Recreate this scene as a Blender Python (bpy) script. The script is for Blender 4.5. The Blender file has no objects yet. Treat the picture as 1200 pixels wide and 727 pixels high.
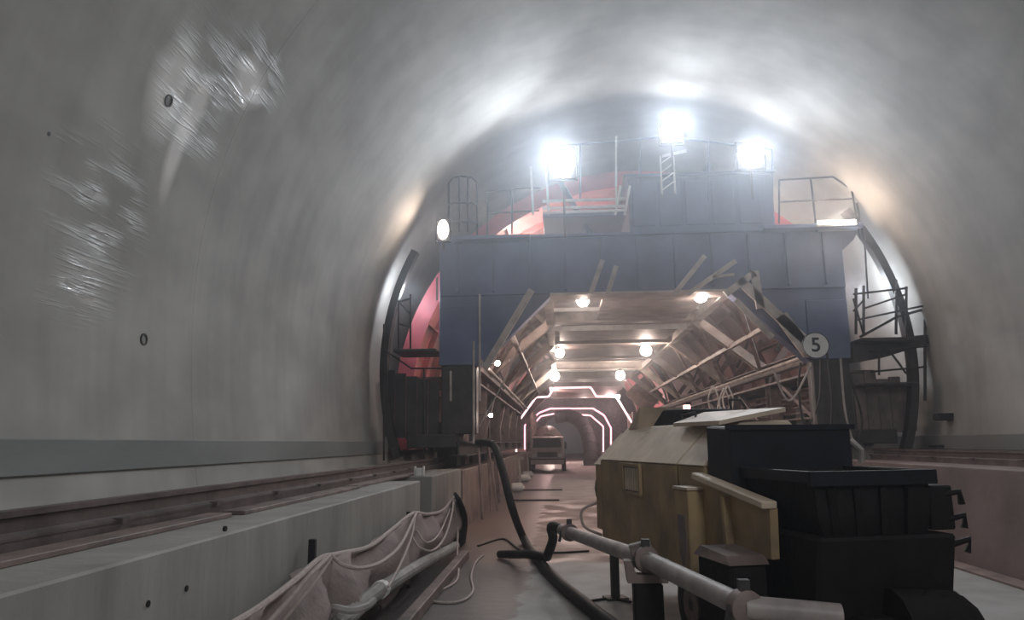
import bpy, bmesh, math, random
from mathutils import Vector, Matrix
random.seed(5)
C = bpy.context.scene.collection
PI = math.pi; R = math.radians
# ------------------------------------------------------------------ camera
FPX = 860.0
cd = bpy.data.cameras.new('camera'); cam = bpy.data.objects.new('camera', cd); C.objects.link(cam)
cd.sensor_width = 36; cd.lens = FPX/1200*36; cd.clip_end = 400
CAMX, CAMZ = -1.75, 1.7
MR = Matrix.Rotation(R(3.6), 3, 'Z') @ Matrix.Rotation(R(90+10.3), 3, 'X') @ Matrix.Rotation(R(-0.6), 3, 'Z')
cam.matrix_world = Matrix.Translation((CAMX, 0, CAMZ)) @ MR.to_4x4()
bpy.context.scene.camera = cam
def at(px, py, Y):
    """point of the world seen at that pixel at distance Y down the tunnel"""
    d = MR @ Vector(((px-600)/FPX, -(py-363.5)/FPX, -1))
    t = Y/d.y
    return Vector((CAMX + d.x*t, Y, CAMZ + d.z*t))
def fl(px, py, z=0.0):
    d = MR @ Vector(((px-600)/FPX, -(py-363.5)/FPX, -1))
    t = (z-CAMZ)/d.z
    return Vector((CAMX + d.x*t, d.y*t, z))
# ------------------------------------------------------------------ world, exposure
w = bpy.data.worlds.new('world'); bpy.context.scene.world = w; w.use_nodes = True
w.node_tree.nodes['Background'].inputs[0].default_value = (.5, .52, .58, 1)
w.node_tree.nodes['Background'].inputs[1].default_value = .02
vs = bpy.context.scene.view_settings
vs.view_transform = 'Standard'; vs.look = 'None'; vs.gamma = 1; vs.use_curve_mapping = False
vs.exposure = 0.75
HAZE = 0.025
def light(name, kind, loc, power, col, size=.3, aim=None, spot=150):
    d = bpy.data.lights.new(name, kind); d.energy = power; d.color = col
    if kind == 'AREA': d.size = size
    else: d.shadow_soft_size = size
    if kind == 'SPOT': d.spot_size = R(spot); d.spot_blend = 1.0
    o = bpy.data.objects.new(name, d); C.objects.link(o); o.location = loc
    if aim is not None:
        o.rotation_euler = (Vector(aim)-Vector(loc)).to_track_quat('-Z', 'Y').to_euler()
    return o
COOL = (.82, .90, 1.0); WARM = (1, .80, .66)
# unseen area lights, added to brighten the near walls and ceiling
light('unseen_fill_light', 'AREA', (1.5, -7, 7.6), 270, (.93, .96, 1), 2.5, (-3.5, 6, 2))
light('unseen_fill_light', 'AREA', (3.8, 5.5, 7.0), 30, (.90, .94, 1), 1.5, (-4.5, 7, 3.5))
# unseen lights without fixtures; first pair inferred behind the girder from the lit shell
light('unseen_gantry_light', 'POINT', (-2.4, 18.4, 6.5), 110, WARM, .15)
light('unseen_gantry_light', 'POINT', (2.6, 18.4, 6.5), 80, WARM, .15)
light('unseen_gantry_light', 'POINT', (-4.65, 16.7, 5.3), 14, WARM, .12)  # added to light the red strip at the left column
light('unseen_gantry_light', 'POINT', (-5.0, 15.8, 5.0), 26, COOL, .12)  # added to brighten the left wall beside the gantry
light('unseen_gantry_light', 'POINT', (4.85, 16.2, 4.9), 60, COOL, .12)  # added to brighten the right wall beside the gantry
light('unseen_far_light', 'POINT', (-2.2, 50.5, 4.4), 260, (1, .66, .64), .2)  # added lights without fixtures, pink to tint the far membrane
light('unseen_far_light', 'POINT', (2.2, 57.5, 4.2), 260, (1, .66, .64), .2)
light('unseen_far_light', 'POINT', (0.5, 66, 4.6), 420, (1, .80, .74), .2)
# ------------------------------------------------------------------ materials
def mat(name, col, rough=.7, metal=0, noise=0, nscale=3.0, col2=None, bump=0, bscale=20, emit=None, estr=0, detail=6, lo=.35, hi=.7, stretch=(1,1,1), rvar=0):
    m = bpy.data.materials.new(name); m.use_nodes = True
    n = m.node_tree.nodes; l = m.node_tree.links; b = n['Principled BSDF']
    b.inputs['Base Color'].default_value = (*col, 1); b.inputs['Roughness'].default_value = rough
    b.inputs['Metallic'].default_value = metal
    tc = n.new('ShaderNodeTexCoord'); mp = n.new('ShaderNodeMapping'); mp.inputs['Scale'].default_value = stretch
    l.new(tc.outputs['Object'], mp.inputs[0])
    if noise or col2:
        t = n.new('ShaderNodeTexNoise'); t.inputs['Scale'].default_value = nscale; t.inputs['Detail'].default_value = detail
        l.new(mp.outputs[0], t.inputs['Vector'])
        r = n.new('ShaderNodeValToRGB'); r.color_ramp.elements[0].position = lo; r.color_ramp.elements[1].position = hi
        c2 = col2 or tuple(c*(1-noise) for c in col)
        r.color_ramp.elements[0].color = (*c2, 1); r.color_ramp.elements[1].color = (*col, 1)
        l.new(t.outputs[0], r.inputs[0]); l.new(r.outputs[0], b.inputs['Base Color'])
        if rvar:
            q = n.new('ShaderNodeMapRange'); q.inputs[1].default_value = lo; q.inputs[2].default_value = hi
            q.inputs[3].default_value = rough-rvar; q.inputs[4].default_value = rough
            l.new(t.outputs[0], q.inputs[0]); l.new(q.outputs[0], b.inputs['Roughness'])
    if bump:
        t = n.new('ShaderNodeTexNoise'); t.inputs['Scale'].default_value = bscale; t.inputs['Detail'].default_value = 8
        l.new(mp.outputs[0], t.inputs['Vector'])
        q = n.new('ShaderNodeBump'); q.inputs['Strength'].default_value = bump; q.inputs['Distance'].default_value = .02
        l.new(t.outputs[0], q.inputs['Height']); l.new(q.outputs[0], b.inputs['Normal'])
    if emit:
        b.inputs['Emission Color'].default_value = (*emit, 1); b.inputs['Emission Strength'].default_value = estr
    return m

def wall_material():
    """cast concrete: soft mottling, pour lines, wet polished patches with trowel streaks"""
    m = bpy.data.materials.new('lining_concrete'); m.use_nodes = True
    nt = m.node_tree; n = nt.nodes; l = nt.links; b = n['Principled BSDF']
    tc = n.new('ShaderNodeTexCoord')
    def noise(sc, det=5, st=(1,1,1), rot=(0,0,0)):
        mp = n.new('ShaderNodeMapping'); mp.inputs['Scale'].default_value = st; mp.inputs['Rotation'].default_value = rot
        l.new(tc.outputs['Object'], mp.inputs[0])
        t = n.new('ShaderNodeTexNoise'); t.inputs['Scale'].default_value = sc; t.inputs['Detail'].default_value = det
        l.new(mp.outputs[0], t.inputs['Vector']); return t.outputs[0]
    def ramp(v, a, bb, ca, cb):
        r = n.new('ShaderNodeValToRGB'); e = r.color_ramp.elements
        e[0].position = a; e[1].position = bb; e[0].color = (*ca, 1); e[1].color = (*cb, 1)
        l.new(v, r.inputs[0]); return r.outputs[0]
    def mul(a, bb, op='MULTIPLY'):
        q = n.new('ShaderNodeMath'); q.operation = op; q.use_clamp = True
        for i, v in enumerate((a, bb)):
            if isinstance(v, (int, float)): q.inputs[i].default_value = v
            else: l.new(v, q.inputs[i])
        return q.outputs[0]
    def mix(f, a, bb, kind='MIX'):
        q = n.new('ShaderNodeMix'); q.data_type = 'RGBA'; q.blend_type = kind
        if isinstance(f, (int, float)): q.inputs[0].default_value = f
        else: l.new(f, q.inputs[0])
        for i, v in ((6, a), (7, bb)):
            if isinstance(v, tuple): q.inputs[i].default_value = (*v, 1)
            else: l.new(v, q.inputs[i])
        return q.outputs[2]
    def blob(c, rad, soft=.6):
        """0..1 patch around a world point"""
        s = n.new('ShaderNodeVectorMath'); s.operation = 'SUBTRACT'; s.inputs[1].default_value = c
        l.new(tc.outputs['Object'], s.inputs[0])
        sc = n.new('ShaderNodeVectorMath'); sc.operation = 'DIVIDE'; sc.inputs[1].default_value = rad; l.new(s.outputs[0], sc.inputs[0])
        le = n.new('ShaderNodeVectorMath'); le.operation = 'LENGTH'; l.new(sc.outputs[0], le.inputs[0])
        wob = n.new('ShaderNodeMath'); wob.operation = 'ADD'; l.new(le.outputs['Value'], wob.inputs[0]); l.new(mul(noise(2.2, 4), .5), wob.inputs[1])
        mr = n.new('ShaderNodeMapRange'); mr.inputs[1].default_value = 1.25; mr.inputs[2].default_value = 1.25-soft
        mr.inputs[3].default_value = 0; mr.inputs[4].default_value = 1; l.new(wob.outputs[0], mr.inputs[0]); return mr.outputs[0]
    base = ramp(noise(.45, 4), .3, .72, (.345, .335, .315), (.47, .46, .435))
    mott = ramp(noise(1.6, 6, (1, .6, 1)), .35, .75, (.72, .72, .72), (1, 1, 1))
    runs = ramp(noise(1.3, 4, (1, 2.2, .18)), .32, .6, (.80, .80, .79), (1, 1, 1))
    col = mix(.8, base, mott, 'MULTIPLY'); col = mix(.6, col, runs, 'MULTIPLY')
    # pale lime bloom streaks on the left wall, around a grout socket
    for c, rad in STAINS:
        col = mix(mul(blob(c, rad), .75), col, (.78, .75, .72))
    l.new(col, b.inputs['Base Color'])
    # wet polished patches
    wet = None
    for c, rad in WETS:
        k = blob(c, rad, .8); wet = k if wet is None else mul(wet, k, 'ADD')
    wf = mul(wet, ramp(noise(3.5, 3, (1, .5, 1.6)), .42, .6, (0, 0, 0), (1, 1, 1)))
    ro = n.new('ShaderNodeMapRange'); ro.inputs[3].default_value = .9; ro.inputs[4].default_value = .22; l.new(wf, ro.inputs[0])
    l.new(ro.outputs[0], b.inputs['Roughness'])
    st = noise(13, 2, (.6, .16, 2.8), (R(-24), 0, 0)); fine = noise(5, 8)
    bu = n.new('ShaderNodeBump'); bu.inputs['Strength'].default_value = .35; bu.inputs['Distance'].default_value = .03
    l.new(mul(ramp(st, .5, .68, (0,0,0), (1,1,1)), mul(wf, .9)), bu.inputs['Height'])
    b2 = n.new('ShaderNodeBump'); b2.inputs['Strength'].default_value = .10; b2.inputs['Distance'].default_value = .03
    l.new(fine, b2.inputs['Height']); l.new(bu.outputs[0], b2.inputs['Normal']); l.new(b2.outputs[0], b.inputs['Normal'])
    b.inputs['Specular IOR Level'].default_value = .35
    return m
def on_wall(px, py):
    """where the line of sight of that pixel meets the left lining"""
    for k in range(200, 2600):
        p = at(px, py, k*.01)
        r = math.hypot(p.x, max(p.z-ZC, 0))
        if (p.z > ZC and r >= RAD) or (p.z <= ZC and abs(p.x) >= RAD-.02*(ZC-p.z)**2*2.2): return p
    return at(px, py, 12)
ZC, RAD = 3.3, 5.8
STAINS = [(on_wall(x, y), r) for x, y, r in ((200, 105, (.6, .42, .62)), (228, 128, (.4, .22, .5)), (206, 175, (.4, .16, .7)), (292, 95, (.5, .5, .3)))]
WETS = [(on_wall(x, y), r) for x, y, r in ((230, 110, (1, 1.0, .9)), (120, 250, (1, .9, .9)), (90, 345, (1, .6, .35)), (300, 90, (1, .8, .6)))]
M = {}
M['wall'] = wall_material()
M['kerb'] = mat('kerb_concrete', (.32, .305, .28), .75, noise=.35, nscale=1.4, bump=.3, bscale=9, stretch=(1, 1.6, .35))
M['kerb_mud'] = mat('muddy_kerb', (.30, .22, .19), .7, col2=(.15, .11, .10), nscale=2.5, bump=.5, bscale=7)
M['band'] = mat('band_concrete', (.24, .245, .24), .8, noise=.25, nscale=1.2, bump=.15, stretch=(1, .4, 1))
M['far'] = mat('sprayed_concrete', (.23, .18, .165), .75, col2=(.10, .08, .075), nscale=1.2, bump=.9, bscale=2.2)
M['membrane'] = mat('red_membrane', (.72, .15, .19), .5, noise=.4, nscale=1.5, bump=.3, bscale=4)
M['shell'] = mat('red_oxide_steel', (.62, .17, .19), .5, col2=(.30, .12, .11), nscale=1.3, bump=.2, bscale=8)
M['shell_in'] = mat('browner_red_steel', (.34, .17, .15), .6, col2=(.15, .09, .08), nscale=1.3, bump=.2, bscale=8)  # darker, browner copy of the shell colour for the deeper bays
M['blue'] = mat('blue_gantry_paint', (.13, .165, .28), .5, noise=.4, nscale=1.2, bump=.1, bscale=10)
M['dark'] = mat('dirty_dark_steel', (.05, .043, .042), .6, metal=.2, noise=.5, nscale=4, bump=.2)
M['rust'] = mat('cement_splashed_steel', (.24, .175, .155), .6, col2=(.10, .075, .07), nscale=3, bump=.3, bscale=12)
M['pale'] = mat('pale_dusty_steel', (.52, .46, .42), .55, noise=.45, nscale=3, bump=.15)
M['white'] = mat('white_paint', (.72, .72, .70), .5, noise=.2, nscale=6)
M['black'] = mat('black_paint', (.018, .018, .02), .5)
M['rubber'] = mat('black_rubber', (.020, .017, .016), .6, noise=.4, nscale=6, bump=.2)
M['yellow'] = mat('dirty_yellow_paint', (.36, .25, .125), .55, col2=(.17, .12, .075), nscale=2.6, bump=.15, bscale=14, lo=.30, hi=.62)
M['beige'] = mat('lit_beige', (.60, .48, .36), .55, noise=.25, nscale=4, bump=.1)  # paler than the yellow sides: gantry light on the tops put into the colour
M['navy'] = mat('blue_black_hopper_paint', (.014, .014, .020), .5, noise=.4, nscale=3)
M['tarbrown'] = mat('grimy_black_steel', (.011, .009, .0095), .7, noise=.5, nscale=5, bump=.3)
M['pipe'] = mat('grey_pipe_steel', (.34, .295, .275), .5, noise=.4, nscale=5, bump=.15)
M['cloth'] = mat('dusty_felt', (.30, .235, .22), .9, noise=.35, nscale=2.2, bump=.5, bscale=25)
M['rope'] = mat('pale_rope', (.46, .38, .35), .8, noise=.2, nscale=30)
M['duct'] = mat('pale_corrugated_plastic', (.36, .33, .31), .6, noise=.3, nscale=6)
M['rail'] = mat('rail_steel', (.16, .125, .12), .45, metal=.3, noise=.5, nscale=4, bump=.15)
M['truck'] = mat('pale_truck_paint', (.55, .50, .47), .5, noise=.3, nscale=5)
M['glass'] = mat('dark_glass', (.03, .035, .04), .08)
M['lens_cool'] = mat('flood_lens', (1, 1, 1), .3, emit=(.93, .96, 1), estr=32)
M['lens_warm'] = mat('lamp_lens', (1, 1, 1), .3, emit=(1, .86, .76), estr=26)
M['pinkglow'] = mat('pink_light_strip', (1, .5, .6), .4, emit=(1, .42, .52), estr=1.5)
M['glowpale'] = mat('pale_light_strip', (1, .8, .8), .4, emit=(1, .62, .66), estr=1.5)

for k_ in ('tarbrown', 'navy', 'rubber', 'black'): M[k_].node_tree.nodes['Principled BSDF'].inputs['Specular IOR Level'].default_value = .2
def floor_material():
    m = bpy.data.materials.new('wet_slab'); m.use_nodes = True
    nt = m.node_tree; n = nt.nodes; l = nt.links; b = n['Principled BSDF']
    tc = n.new('ShaderNodeTexCoord'); sep = n.new('ShaderNodeSeparateXYZ'); l.new(tc.outputs['Object'], sep.inputs[0])
    def noise(s, d=5):
        t = n.new('ShaderNodeTexNoise'); t.inputs['Scale'].default_value = s; t.inputs['Detail'].default_value = d
        l.new(tc.outputs['Object'], t.inputs['Vector']); return t.outputs[0]
    def math_(op, a, bb):
        q = n.new('ShaderNodeMath'); q.operation = op
        for i, v in enumerate((a, bb)):
            if isinstance(v, (int, float)): q.inputs[i].default_value = v
            else: l.new(v, q.inputs[i])
        return q.outputs[0]
    def rng(v, a, bb, c=0, d=1):
        q = n.new('ShaderNodeMapRange'); q.inputs[1].default_value = a; q.inputs[2].default_value = bb
        q.inputs[3].default_value = c; q.inputs[4].default_value = d; l.new(v, q.inputs[0]); return q.outputs[0]
    def mix(f, a, bb):
        q = n.new('ShaderNodeMix'); q.data_type = 'RGBA'; l.new(f, q.inputs[0])
        for i, v in ((6, a), (7, bb)):
            if isinstance(v, tuple): q.inputs[i].default_value = (*v, 1)
            else: l.new(v, q.inputs[i])
        return q.outputs[2]
    r = n.new('ShaderNodeValToRGB'); r.color_ramp.elements[0].position = .3; r.color_ramp.elements[1].position = .7
    r.color_ramp.elements[0].color = (.26, .25, .235, 1); r.color_ramp.elements[1].color = (.38, .375, .365, 1); l.new(noise(1.8), r.inputs[0])
    wob = math_('MULTIPLY', noise(1.7, 6), 2.2)
    # mud starts about ten metres off, cut off further in: lit floor put into the paler colour
    yy = math_('ADD', sep.outputs[1], wob)
    mud = math_('MULTIPLY', rng(yy, 11.9, 12.4), rng(yy, 27, 22))
    # damp tongue along the left side of the slab
    lx = math_('ADD', sep.outputs[0], math_('MULTIPLY', noise(2.6, 6), .7))
    damp = math_('MULTIPLY', rng(lx, -1.84, -1.92), rng(yy, 6.4, 6.9))
    c = mix(damp, r.outputs[0], (.085, .076, .073)); c = mix(mud, c, (.155, .105, .09))
    l.new(c, b.inputs['Base Color'])
    wet = math_('MAXIMUM', damp, math_('MULTIPLY', mud, rng(noise(.9), .45, .6)))
    l.new(rng(wet, 0, 1, .7, .42), b.inputs['Roughness'])
    bu = n.new('ShaderNodeBump'); bu.inputs['Strength'].default_value = .3; bu.inputs['Distance'].default_value = .02
    l.new(noise(7, 8), bu.inputs['Height']); l.new(bu.outputs[0], b.inputs['Normal'])
    return m
M['floor'] = floor_material()

# ------------------------------------------------------------------ mesh helpers
class MB:
    def __init__(s): s.v = []; s.f = []
    def add(s, v, f):
        k = len(s.v); s.v += [tuple(p) for p in v]; s.f += [tuple(i+k for i in q) for q in f]; return s
    def box(s, x0, x1, y0, y1, z0, z1):
        return s.add([(x0,y0,z0),(x1,y0,z0),(x1,y1,z0),(x0,y1,z0),(x0,y0,z1),(x1,y0,z1),(x1,y1,z1),(x0,y1,z1)],
            [(0,3,2,1),(4,5,6,7),(0,1,5,4),(1,2,6,5),(2,3,7,6),(3,0,4,7)])
    def bar(s, a, b, w, h=None, up=(0,0,1)):
        h = h or w; a = Vector(a); b = Vector(b); d = (b-a).normalized(); u = Vector(up)
        if abs(d.dot(u)) > .98: u = Vector((0,1,0))
        x = d.cross(u).normalized(); z = x.cross(d).normalized()
        v = [p+x*i*w/2+z*j*h/2 for p in (a, b) for i, j in ((-1,-1),(1,-1),(1,1),(-1,1))]
        return s.add(v, [(0,1,2,3),(7,6,5,4),(0,4,5,1),(1,5,6,2),(2,6,7,3),(3,7,4,0)])
    def ibeam(s, a, b, w, h, t=.03, up=(0,0,1)):
        a = Vector(a); b = Vector(b); d = (b-a).normalized(); u = Vector(up)
        if abs(d.dot(u)) > .98: u = Vector((0,1,0))
        x = d.cross(u).normalized(); z = x.cross(d).normalized()
        s.bar(a+z*(h/2-t/2), b+z*(h/2-t/2), w, t, up); s.bar(a-z*(h/2-t/2), b-z*(h/2-t/2), w, t, up)
        return s.bar(a, b, t, h-2*t, up)
    def tube(s, pts, r, n=8, cap=True):
        pts = [Vector(p) for p in pts]; rs = r if isinstance(r, (list, tuple)) else [r]*len(pts)
        rings = []; px = None
        for i, p in enumerate(pts):
            d = (pts[min(i+1, len(pts)-1)]-pts[max(i-1, 0)]).normalized()
            if px is None:
                u = Vector((0,0,1)) if abs(d.z) < .9 else Vector((1,0,0)); x = d.cross(u).normalized()
            else: x = (px - d*px.dot(d)).normalized()
            px = x; z = x.cross(d)
            rings.append([p+(x*math.cos(2*PI*k/n)+z*math.sin(2*PI*k/n))*rs[i] for k in range(n)])
        v = [q for g in rings for q in g]; f = []
        for i in range(len(pts)-1):
            for k in range(n):
                k2 = (k+1) % n; f.append((i*n+k, i*n+k2, (i+1)*n+k2, (i+1)*n+k))
        if cap: f.append(tuple(range(n))[::-1]); f.append(tuple((len(pts)-1)*n+k for k in range(n)))
        return s.add(v, f)
    def prism(s, poly, off):
        """poly: list of 3D points, extruded by vector off"""
        n = len(poly); off = Vector(off); v = [Vector(p) for p in poly]+[Vector(p)+off for p in poly]
        f = [tuple(range(n)), tuple(range(2*n-1, n-1, -1))]+[(i, (i+1)%n+0, (i+1)%n+n, i+n)[::-1] for i in range(n)]
        return s.add(v, f)
    def arc(s, r0, r1, a0, a1, y0, y1, n=24, zc=None, xc=0):
        """curved solid strip round the bore axis"""
        zc = ZC if zc is None else zc; v = []; f = []
        for i in range(n+1):
            a = a0+(a1-a0)*i/n; c, q = math.cos(a), math.sin(a)
            for rr, y in ((r0,y0),(r1,y0),(r1,y1),(r0,y1)): v.append((xc+rr*c, y, zc+rr*q))
        for i in range(n):
            for k in range(4):
                k2 = (k+1)%4; f.append((4*i+k, 4*i+k2, 4*i+4+k2, 4*i+4+k))
        f.append((3,2,1,0)); f.append((4*n,4*n+1,4*n+2,4*n+3)); return s.add(v, f)
def spline(pts, n=10):
    P = [Vector(p) for p in pts]; P = [P[0]*2-P[1]]+P+[P[-1]*2-P[-2]]; out = []
    for i in range(1, len(P)-2):
        for k in range(n):
            t = k/n; a, b, c, d = P[i-1:i+3]
            out.append(.5*((2*b)+(c-a)*t+(2*a-5*b+4*c-d)*t*t+(3*b-3*c+d-a)*t**3))
    out.append(P[-2]); return out
def mesh(mb, name, m, smooth=False, bevel=0):
    me = bpy.data.meshes.new(name); me.from_pydata([tuple(v) for v in mb.v], [], mb.f)
    bm = bmesh.new(); bm.from_mesh(me)
    if bevel: bmesh.ops.bevel(bm, geom=[e for e in bm.edges], offset=bevel, segments=1, affect='EDGES', clamp_overlap=True)
    bmesh.ops.recalc_face_normals(bm, faces=bm.faces); bm.to_mesh(me); bm.free()
    me.materials.append(m)
    if smooth:
        me.polygons.foreach_set('use_smooth', [True]*len(me.polygons))
        try: me.set_sharp_from_angle(angle=R(40))
        except Exception: pass
    return me
def obj(name, mb, m, parent=None, smooth=False, bevel=0, label=None, loc=None):
    o = bpy.data.objects.new(name, mb if isinstance(mb, bpy.types.Mesh) else mesh(mb, name, m, smooth, bevel)); C.objects.link(o)
    if loc is not None: o.location = loc
    if parent: o.parent = parent
    if label: o['label'] = label
    return o
def thing(name, label, cat, loc=(0,0,0), rotz=0, group=None):
    o = bpy.data.objects.new(name, None); C.objects.link(o); o.location = loc; o.rotation_euler = (0,0,rotz)
    o.empty_display_size = .1
    return tag(o, label, cat, group)
def tag(o, label, cat, group=None):
    o['label'] = label; o['category'] = cat
    if group: o['group'] = group
    return o
def struct(name, mb, m, parent=None, smooth=False, bevel=0):
    o = obj(name, mb, m, parent, smooth, bevel)
    if not parent: o['kind'] = 'structure'
    return o

# ================================================================== the setting
Y0, YF, YE = -9.0, 30.0, 120.0
struct('floor', MB().box(-3.72, 3.72, Y0, YE, -.4, 0), M['floor'])
def profile(side, t, r=RAD):
    """t 0..1 from kerb top up to 50 deg above the spring line"""
    zl = ZC-1.2
    tot = zl + R(50)*r; s = t*tot
    if s < zl:
        z = 1.1+s; return (side*(r-.044*(ZC-z)**2), z)
    a = (s-zl)/r; return (side*r*math.cos(a), ZC+r*math.sin(a))
def lining(name, pts, y0, y1, m, parent=None, thick=.06):
    mb = MB(); n = len(pts); v = []; f = []
    ys = [y0+(y1-y0)*i/8 for i in range(9)]
    for y in ys: v += [(x, y, z) for x, z in pts]
    for j in range(8):
        for i in range(n-1): f.append((j*n+i, j*n+i+1, (j+1)*n+i+1, (j+1)*n+i))
    # edge returns into the joint
    cx, cz = 0, ZC
    for y, j in ((y0, 0), (y1, 8)):
        k = len(v)
        for x, z in pts:
            d = Vector((x-cx, z-cz)).normalized()*thick; v.append((x+d.x, y, z+d.y))
        for i in range(n-1): f.append((j*n+i, j*n+i+1, k+i+1, k+i))
    mb.add(v, f); return obj(name, mb, m, parent, smooth=True)
joints = [Y0, -4.2, 7.8, 19.8, YF+1.5]
for side, nm in ((-1, 'wall_left'), (1, 'wall_right')):
    back = MB(); pb = [profile(side, t/24, RAD+.05) for t in range(25)]
    v = [(x, y, z) for y in (Y0, YF+1.5) for x, z in pb]; back.add(v, [(i, i+1, 26+i, 25+i) for i in range(24)])
    root = struct(nm, back, M['band'])
    pts = [profile(side, t/32) for t in range(33)]
    for a, b in zip(joints, joints[1:]): lining('lining_segment', pts, a+.002, b-.002, M['wall'], root)
back = MB(); pb = [((RAD+.05)*math.cos(R(50+80*t/24)), ZC+(RAD+.05)*math.sin(R(50+80*t/24))) for t in range(25)]
back.add([(x, y, z) for y in (Y0, YF+1.5) for x, z in pb], [(i, i+1, 26+i, 25+i) for i in range(24)])
ceil = struct('ceiling', back, M['band'])
pts = [(RAD*math.cos(R(50+80*t/32)), ZC+RAD*math.sin(R(50+80*t/32))) for t in range(33)]
for a, b in zip(joints, joints[1:]): lining('lining_segment', pts, a+.002, b-.002, M['wall'], ceil)
# rear closure (dark bore continuing behind)
struct('wall_back', MB().box(-6.5, 6.5, Y0-.2, Y0, -.4, 9.6), M['wall'])
# unlined bore beyond the gantry
far = MB(); v = []; f = []; NS, NA = 60, 40
for j in range(NS+1):
    y = YF+1.5+(YE-YF-1.5)*j/NS
    for i in range(NA+1):
        a = R(-24)+R(228)*i/NA; rr = 6.35+.10*math.sin(i*2.3+j*1.7)+random.uniform(-.06, .06)
        v.append((rr*math.cos(a), y, ZC+rr*math.sin(a)))
for j in range(NS):
    for i in range(NA): f.append((j*(NA+1)+i, j*(NA+1)+i+1, (j+1)*(NA+1)+i+1, (j+1)*(NA+1)+i))
k = len(v)
far.add(v, f); far.arc(RAD+.06, 6.6, R(-24), R(204), YF+1.45, YF+1.6, 30)
struct('wall_far', far, M['far'], smooth=True)
# dull bands along the foot of both walls
for side, n_ in ((-1, 'trim_1'), (1, 'trim_2')):
    x0 = side*(RAD-.044*(ZC-1.65)**2)
    mb = MB().box(min(x0, x0-side*.05), max(x0+side*.0, x0-side*.05), Y0, YF, 1.50, 1.77)
    mb.box(min(x0+side*.1, x0-side*.03), max(x0+side*.1, x0-side*.03), Y0, YF, 1.50, 1.77)
    struct(n_, mb, M['band'], bevel=.008)
# kerb walls (side trenches' walls) carrying the gantry rails
lt = 1.2
struct('kerb_wall', MB().box(-5.75, -3.7, Y0, 10.35, -.4, lt), M['kerb'], bevel=.012)
struct('kerb_wall', MB().box(-5.75, -3.78, 11.75, 15.2, -.4, lt), M['kerb'], bevel=.012)
struct('kerb_wall', MB().box(-6.3, -4.5, 10.35, 11.75, -.4, lt-.02), M['kerb'], bevel=.012)
struct('kerb_wall', MB().box(-6.3, -3.74, 15.2, YE, -.4, lt-.03), M['kerb_mud'], bevel=.012)
struct('kerb_wall', MB().box(3.7, 5.75, Y0, 15.2, -.4, 1.32), mat('right_kerb_concrete', (.22, .165, .155), .75, noise=.35, nscale=1.5, bump=.3, bscale=8), bevel=.012)
struct('kerb_wall', MB().box(3.74, 6.3, 15.2, YE, -.4, 1.2), M['kerb_mud'], bevel=.012)
# drainage gutter lip along the right
struct('drain_gutter', MB().box(3.45, 3.70, Y0, 60, 0, .035), M['kerb_mud'], bevel=.008)

# ================================================================== gantry rails
def rail_thing(x, z, y0, y1, label, tz):
    t = thing('gantry_rail', label, 'rail', (x, 0, z), 0)
    b = MB(); b.bar((0, y0, .035), (0, y1, .035), .17, .07)
    obj('rail_sleeper', b, M['rail'], t)
    h = MB(); prof = [(-.09,.07),(.09,.07),(.09,.085),(.02,.10),(.02,.165),(.045,.175),(.045,.205),(-.045,.205),(-.045,.175),(-.02,.165),(-.02,.10),(-.09,.085)]
    h.prism([(px, y0, pz) for px, pz in prof], (0, y1-y0, 0)); obj('rail_bar', h, M['rail'], t)
    y = max(y0, 1.5)+.4
    cm = None
    while y < min(y1, 20):
        mb = MB().box(-.12, -.06, -.04, .04, .07, .095) if cm is None else None
        if cm is None: cm = mesh(mb, 'rail_clip', M['rail'])
        c = obj('rail_clip', cm, None, t, loc=(0, y, 0)); c2 = obj('rail_clip', cm, None, t, loc=(.18, y, 0)); y += 1.2
    # thin plank / steel plate packing showing under the rail
    return t
rail_thing(-4.42, lt, Y0+1, 31, 'dark steel gantry rail along the top of the left kerb wall', 0)
rail_thing(4.42, 1.2 if False else 1.32, Y0+1, 15.15, 'dark steel gantry rail along the top of the right kerb wall', 0)
# loose packing boards beside the left rail
for i, (y0, y1, dx) in enumerate(((-1, 5.3, .0), (5.45, 8.6, .03), (8.75, 12.6, -.02))):
    lab = ('long thin board lying beside the left rail, nearest to the viewer', 'thin board beside the left rail, middle one of three', 'thin board beside the left rail, farthest one bridging the gap in the kerb')[i]
    o = obj('packing_board', MB().box(-.09, .09, y0, y1, 0, .03), M['rust'], bevel=.004, loc=(-4.2+dx, 0, lt+.001)); tag(o, lab, 'board')
# white insulator-like clip block at end of rail
p = at(503, 551, 11.9); o = obj('rail_stop', MB().box(-.05,.05,-.05,.05,0,.12).box(-.08,-.06,-.05,.05,0,.15).box(.06,.08,-.05,.05,0,.15), M['white'], bevel=.004, loc=(-4.03, 12.0, lt)); tag(o, 'small white stop block on the left kerb beside the rail end', 'stop block')

# ================================================================== formwork gantry
G = thing('formwork_gantry', 'huge blue steel formwork gantry spanning the tunnel with platforms and red arch shell', 'gantry', (0, 15.5, 0))
GL = Vector((0, 15.5, 0))
def L(p): return Vector(p)-GL
def LG(px, py, Y): return at(px, py, Y)-GL
def ring(o, i_, y, d, hf=None):   # outer / inner outlines as (x,z) lists of equal length, open below
    mb = MB(); n = len(o)
    v = [(x, y, z) for x, z in o]+[(x, y, z) for x, z in i_]+[(x, y+d, z) for x, z in o]+[(x, y+d, z) for x, z in i_]
    f = []
    for k in range(n-1):
        f += [(k, k+1, n+k+1, n+k), (2*n+k, 3*n+k, 3*n+k+1, 2*n+k+1), (k, 2*n+k, 2*n+k+1, k+1), (n+k, n+k+1, 3*n+k+1, 3*n+k)]
    f += [(0, n, 3*n, 2*n), (n-1, 3*n-1, 4*n-1, 2*n-1)]
    return mb.add(v, f)
TG = 6.10   # girder top
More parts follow.
